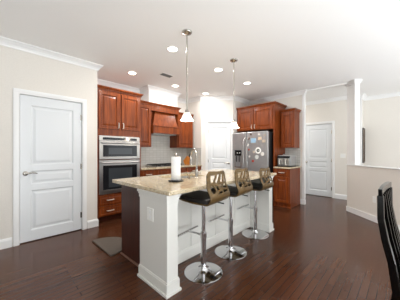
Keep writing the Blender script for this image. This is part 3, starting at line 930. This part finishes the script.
# ------------------------------------------------------------------ bar stools
def inside(poly, u, v):
    c = False
    n = len(poly)
    for i in range(n):
        (x1, y1), (x2, y2) = poly[i], poly[(i + 1) % n]
        if (y1 > v) != (y2 > v) and u < (x2 - x1) * (v - y1) / (y2 - y1) + x1:
            c = not c
    return c
HOLES = [
    [(-0.80, 0.95), (-0.42, 0.98), (-0.60, 0.66), (-0.80, 0.62)],
    [(-0.30, 0.99), (-0.04, 0.99), (-0.36, 0.55), (-0.50, 0.66)],
    [(0.08, 0.99), (0.34, 0.99), (0.22, 0.62), (-0.10, 0.60)],
    [(0.47, 0.99), (0.80, 0.95), (0.80, 0.56), (0.38, 0.62)],
    [(-0.84, 0.52), (-0.66, 0.52), (-0.46, 0.22), (-0.66, 0.10), (-0.80, 0.16)],
    [(-0.52, 0.50), (-0.36, 0.44), (-0.18, 0.24), (-0.34, 0.18)],
    [(-0.28, 0.50), (0.16, 0.52), (0.00, 0.32)],
    [(-0.46, 0.06), (0.08, 0.04), (0.02, 0.22), (-0.10, 0.16)],
    [(0.28, 0.50), (0.80, 0.46), (0.78, 0.24), (0.10, 0.32)],
    [(0.20, 0.04), (0.72, 0.06), (0.76, 0.14), (0.16, 0.22)],
]
def stool_proto():
    r = empty('bar_stool', 'x', 'bar stool', (0, 0, 0))
    MB().lathe([(0.198, 0.0005), (0.198, 0.006), (0.186, 0.012), (0.10, 0.024), (0.05, 0.038), (0.034, 0.06), (0.032, 0.075)], (0, 0, 0), 48).build('base', M['chrome'], r, smooth=True)
    MB().lathe([(0.029, 0.0755), (0.029, 0.42), (0.024, 0.425)], (0, 0, 0), 24).build('column', M['chrome'], r, smooth=True)
    MB().lathe([(0.020, 0.4255), (0.020, 0.715)], (0, 0, 0), 20).build('gas_lift', M['chrome'], r, smooth=True)
    fb = MB()
    fb.tube([(-0.17, 0.205, 0.385), (0.17, 0.205, 0.385)], 0.017, 10, r2=0.012)
    fb.tube([(0, 0.02, 0.385), (0, 0.12, 0.385), (0, 0.2, 0.385)], 0.011, 10)
    fb.lathe([(0.034, 0.36), (0.034, 0.41)], (0, 0, 0), 20)
    fb.build('footrest', M['chrome'], r, smooth=True)
    mp = MB()
    mp.box(-0.09, 0.09, -0.09, 0.09, 0.733, 0.744)
    mp.lathe([(0.045, 0.7155), (0.055, 0.733)], (0, 0, 0), 20)
    mp.build('seat_plate', M['black'], r)
    MB().tube([(0.03, -0.03, 0.726), (0.10, -0.10, 0.723), (0.15, -0.16, 0.705)], [0.006, 0.006, 0.007], 8).build('height_lever', M['black'], r, smooth=True)
    # bent shell: seat, bend, back
    prof = []
    Z0 = 0.7525
    for y in [0.195 - 0.0215 * k for k in range(17)]:
        prof.append((y, Z0 + 0.10 * max(0, y)))
    y0 = prof[-1][0]
    for k in range(1, 9):
        a = math.radians(96) * k / 8
        prof.append((y0 - 0.07 * math.sin(a), Z0 + 0.07 * (1 - math.cos(a))))
    ye, ze = prof[-1]
    nb = 44
    for k in range(1, nb + 1):
        t = k / nb
        prof.append((ye + 0.028 * t, ze + 0.232 * t))
    ns, nsb = len(prof), 17 + 8
    NU = 56
    sh = MB()
    grid = []
    zt, zb = prof[-1][1], ze + 0.005
    for i, (y, z) in enumerate(prof):
        f = max(0.0, (i - 16) / (ns - 17))
        hw = 0.184 - 0.020 * f + 0.012 * math.sin(PI * f)
        if i < 4:
            hw = 0.184 - 0.018 * (1 - i / 4) ** 2
        if i > ns - 8:
            hw -= 0.035 * ((i - (ns - 8)) / 7) ** 2
        row = []
        for k in range(NU + 1):
            u = -1 + 2 * k / NU
            bulge = 0.045 * u * u * min(1, f * 2.2)
            row.append(sh.bm.verts.new((u * hw, y + bulge, z)))
        grid.append(row)
    for i in range(ns - 1):
        for k in range(NU):
            z = (prof[i][1] + prof[i + 1][1]) / 2
            u = -1 + 2 * (k + 0.5) / NU
            v = (z - zb) / (zt - 0.03 - zb)
            if i >= nsb and any(inside(h, u, v) for h in HOLES):
                continue
            sh.bm.faces.new((grid[i][k], grid[i][k + 1], grid[i + 1][k + 1], grid[i + 1][k]))
    sh.build('back_shell', M['bronze'], r, smooth=True, solid=0.013)
    # cushion
    cu = MB()
    prf = [(0.0, 0.0), (-0.003, 0.018), (-0.014, 0.034), (-0.05, 0.040)]
    rings = []
    for ins, h in prf:
        ring = []
        hx, hy0, hy1, rad = 0.178 + ins, -0.165 - ins, 0.190 + ins, 0.028 + min(0, ins)*0.3
        for cx, cy, a0 in ((hx - rad, hy1 - rad, 0), (-hx + rad, hy1 - rad, 90), (-hx + rad * 0.4, hy0 + rad * 0.4, 180), (hx - rad * 0.4, hy0 + rad * 0.4, 270)):
            rr = rad if a0 < 170 else rad * 0.4
            for q in range(5):
                a = math.radians(a0 + 90 * q / 4)
                ring.append(cu.bm.verts.new((cx + rr * math.cos(a), cy + rr * math.sin(a), Z0 + 0.007 + h + 0.10 * max(0, cy + rr * math.sin(a)))))
        rings.append(ring)
    for a, b in zip(rings, rings[1:]):
        for i in range(len(a)):
            j = (i + 1) % len(a)
            cu.bm.faces.new((a[i], a[j], b[j], b[i]))
    cu.bm.faces.new(rings[0])
    cu.bm.faces.new(rings[-1])
    cu.build('cushion', M['leather'], r, smooth=True)
    return r
proto = stool_proto()
for i, (x, y, a, lb) in enumerate((
        (1.535, 1.484, 10, 'gold backed black bar stool nearest the front corner of the island'),
        (2.08, 1.54, 7, 'gold backed black bar stool in the middle of the island row'),
        (2.795, 1.61, 4, 'gold backed black bar stool farthest along the island toward the refrigerator'))):
    o = proto if i == 0 else copy_tree(proto)
    place(o, (x, y, 0), math.radians(a))
    for c in o.children:      # each stool is set at its own height
        if c.name.split('.')[0] in ('back_shell', 'cushion', 'seat_plate', 'height_lever', 'gas_lift'):
            c.location.z = (0, -0.008, -0.045)[i]
    tag(o, lb, 'bar stool', 'bar stools along the island')

# ------------------------------------------------------------------ ceiling fittings
def pendant():
    r = empty('pendant_light', 'x', 'pendant light', (0, 0, 0))
    MB().lathe([(0.062, -0.0005), (0.062, -0.008), (0.052, -0.022), (0.02, -0.032), (0.008, -0.045)], (0, 0, 0), 28).build('canopy', M['nickel'], r, smooth=True)
    MB().cyl((0, 0, -0.95), 0.0075, 0.906, seg=10).build('rod', M['nickel'], r, smooth=True)
    MB().lathe([(0.012, -0.945), (0.022, -0.955), (0.024, -0.985), (0.03, -0.99)], (0, 0, 0), 20).build('socket', M['nickel'], r, smooth=True)
    pr_ = [(0.024, -0.985), (0.034, -0.99), (0.048, -1.01), (0.060, -1.04), (0.072, -1.065), (0.082, -1.078), (0.079, -1.078), (0.069, -1.063), (0.057, -1.038), (0.045, -1.01), (0.03, -0.993), (0.024, -0.985)]
    MB().lathe(pr_, (0, 0, 0), 32, closed=True).build('shade', M['shade'], r, smooth=True)
    MB().lathe([(0.004, -0.99), (0.014, -1.005), (0.026, -1.035), (0.022, -1.058), (0.006, -1.068)], (0, 0, 0), 18).build('bulb', M['lens'], r, smooth=True)
    return r
pp = pendant()
for i, (x, y, lb) in enumerate(((1.65, 1.875, 'pendant light with bell shade over the nearer half of the island'), (2.68, 1.92, 'pendant light with bell shade over the farther half of the island'))):
    o = pp if i == 0 else copy_tree(pp)
    place(o, (x, y, CEIL), 0)
    tag(o, lb, 'pendant light', 'pendants over the island')
    d = bpy.data.lights.new('pendant_glow', 'POINT')
    d.energy = 8
    d.color = (1.0, 0.86, 0.68)
    d.shadow_soft_size = 0.03
    lo_ = bpy.data.objects.new('pendant_glow', d)
    lo_.location = (x, y, CEIL - 1.10)
    COL.objects.link(lo_)

def can():
    r = empty('recessed_light', 'x', 'recessed light', (0, 0, 0))
    MB().lathe([(0.0665, -0.0005), (0.085, -0.0005), (0.085, -0.004), (0.080, -0.007), (0.068, -0.006), (0.0665, -0.0005)], (0, 0, 0), 32, closed=True).build('trim_ring', M['trim'], r, smooth=True)
    MB().lathe([(0.066, -0.001), (0.066, -0.0035)], (0, 0, 0), 28).build('lens', M['lens'], r)
    return r
cp = can()
cans = ((1.78, 2.33, 'recessed ceiling light beside the nearer pendant'), (2.80, 2.34, 'recessed ceiling light left of the farther pendant'),
        (3.77, 2.36, 'recessed ceiling light nearest the refrigerator wall'), (1.79, 3.56, 'recessed ceiling light in front of the oven tower'),
        (2.81, 3.58, 'recessed ceiling light in front of the range hood'), (3.72, 3.52, 'recessed ceiling light in front of the pantry corner'))
for i, (x, y, lb) in enumerate(cans):
    o = cp if i == 0 else copy_tree(cp)
    place(o, (x, y, CEIL), 0)
    tag(o, lb, 'recessed light', 'recessed lights in the kitchen ceiling')
    area('can_light', (x, y, CEIL - 0.012), (0, 0, 0), 0.11, 0.11, 9, (1.0, 0.975, 0.95), 'DISK')

va = empty('ceiling_vent', 'small grey slotted air vent in the ceiling near the hood', 'vent', (2.30, 3.20, CEIL))
mb = MB()
mb.box(-0.13, 0.13, -0.07, -0.055, -0.008, -0.0005).box(-0.13, 0.13, 0.055, 0.07, -0.008, -0.0005).box(-0.13, -0.115, -0.055, 0.055, -0.008, -0.0005).box(0.115, 0.13, -0.055, 0.055, -0.008, -0.0005)
mb.build('frame', M['plate'], va)
MB().box(-0.115, 0.115, -0.055, 0.055, -0.002, -0.0005).build('backing', M['darkvent'], va)
sl = MB()
for k in range(6):
    y = -0.045 + 0.018 * k
    sl.quadlist([(-0.114, y, -0.003), (0.114, y, -0.003), (0.114, y + 0.01, -0.009), (-0.114, y + 0.01, -0.009)], [(0, 1, 2, 3)])
sl.build('louvre', M['darkvent'], va, solid=0.001)

# ------------------------------------------------------------------ wall plates, picture
sw = empty('light_switch', 'white double light switch plate on the hall wall', 'light switch', (6.4995, 1.158, 1.15), RZ)
bx('plate', -0.06, 0.06, -0.006, 0, -0.06, 0.06, M['plate'], sw, 0.002)
for x in (-0.023, 0.023):
    bx('rocker', x - 0.016, x + 0.016, -0.009, -0.0062, -0.033, 0.033, M['trim'], sw, 0.001)
ox, oy = zl(3.665, HL - 0.0005)
ot = empty('wall_outlet', 'white electrical outlet plate low on the half wall', 'outlet', (ox, oy, 0.40), -3 * PI / 4)
bx('plate', -0.036, 0.036, -0.006, 0, -0.058, 0.058, M['plate'], ot, 0.002)
for z in (-0.022, 0.022):
    bx('socket', -0.016, 0.016, -0.008, -0.0062, z - 0.014, z + 0.014, M['trim'], ot, 0.001)
pf = empty('picture_frame', 'dark framed picture seen edge on beside the white column', 'picture', (6.80, 0.7795, 1.42))
mb = MB()
mb.box(-0.16, -0.13, -0.03, 0, -0.45, 0.45).box(0.13, 0.16, -0.03, 0, -0.45, 0.45).box(-0.13, 0.13, -0.03, 0, -0.45, -0.42).box(-0.13, 0.13, -0.03, 0, 0.42, 0.45)
mb.build('frame', M['frame'], pf)
bx('print', -0.13, 0.13, -0.015, -0.001, -0.42, 0.42, M['picture'], pf)

# ------------------------------------------------------------------ black dining chair at the right edge
def dining_chair():
    # local: seat faces +y, back at -y; origin on the floor under the seat centre
    r = empty('dining_chair', 'glossy black slat back dining chair at the right edge', 'dining chair', (0, 0, 0))
    hw = 0.225
    def stile(x):
        return [(x, -0.30, 0.0), (x, -0.245, 0.22), (x, -0.215, 0.43), (x, -0.236, 0.60), (x, -0.264, 0.72), (x, -0.284, 0.845), (x, -0.286, 0.985)]
    for sx in (-1, 1):
        MB().tube(stile(sx * hw), [0.015, 0.017, 0.019, 0.018, 0.017, 0.016, 0.015], square=True, r2=[0.016, 0.02, 0.022, 0.02, 0.018, 0.016, 0.015]).build('back_leg', M['blackgloss'], r, 0.004)
        MB().tube([(sx * 0.205, 0.20, 0), (sx * 0.205, 0.20, 0.42)], [0.015, 0.021], square=True).build('front_leg', M['blackgloss'], r, 0.004)
    cr_ = []
    for k in range(13):
        t = -1 + k / 6
        cr_.append((t * (hw + 0.012), -0.286 - 0.004 * (1 - t * t), 1.003 + 0.010 * (1 - t * t)))
    MB().tube(cr_, 0.010, 4, r2=0.022, square=True).build('crest_rail', M['blackgloss'], r, 0.004)
    MB().tube([(-hw + 0.02, -0.224, 0.53), (0, -0.236, 0.53), (hw - 0.02, -0.224, 0.53)], 0.011, 4, r2=0.018, square=True).build('lower_rail', M['blackgloss'], r, 0.003)
    for k in range(5):
        x = -0.15 + 0.075 * k
        b = -0.016 * (1 - (x / hw) ** 2)
        MB().tube([(x * 0.85, -0.224 - b, 0.53), (x * 0.85, -0.238 - b, 0.60), (x * 0.88, -0.264 - b, 0.72), (x * 0.95, -0.284 - b, 0.845), (x, -0.288, 0.985)], [0.013, 0.013, 0.014, 0.015, 0.016], 4, r2=[0.006] * 5, square=True).build('slat', M['blackgloss'], r)
    MB().box(-0.225, 0.225, -0.19, 0.235, 0.425, 0.462).build('seat', M['blackgloss'], r, 0.014)
    ap = MB()
    ap.box(-0.2, 0.2, 0.19, 0.208, 0.36, 0.4245).box(-0.208, -0.19, -0.18, 0.19, 0.36, 0.4245).box(0.19, 0.208, -0.18, 0.19, 0.36, 0.4245).box(-0.2, 0.2, -0.19, -0.175, 0.36, 0.4245)
    ap.build('apron', M['blackgloss'], r, 0.002)
    return r
ch = dining_chair()
# near stile top at camera depth 1.24, lateral 1.08; back runs away at 47 degrees to the right
zn, ln = 1.24, 1.092
dz, dl = 0.67, 0.742
zc, lc = zn + dz * 0.225, ln + dl * 0.225
# facing direction (+y local) in (z, l)
fz, fl = -dl, dz
cz, cl = zc + fz * 0.286, lc + fl * 0.286
px_, py_ = zl(cz, cl)
fx, fy = zl(fz, fl)
place(ch, (px_, py_, 0.001), math.atan2(fy, fx) - PI / 2)
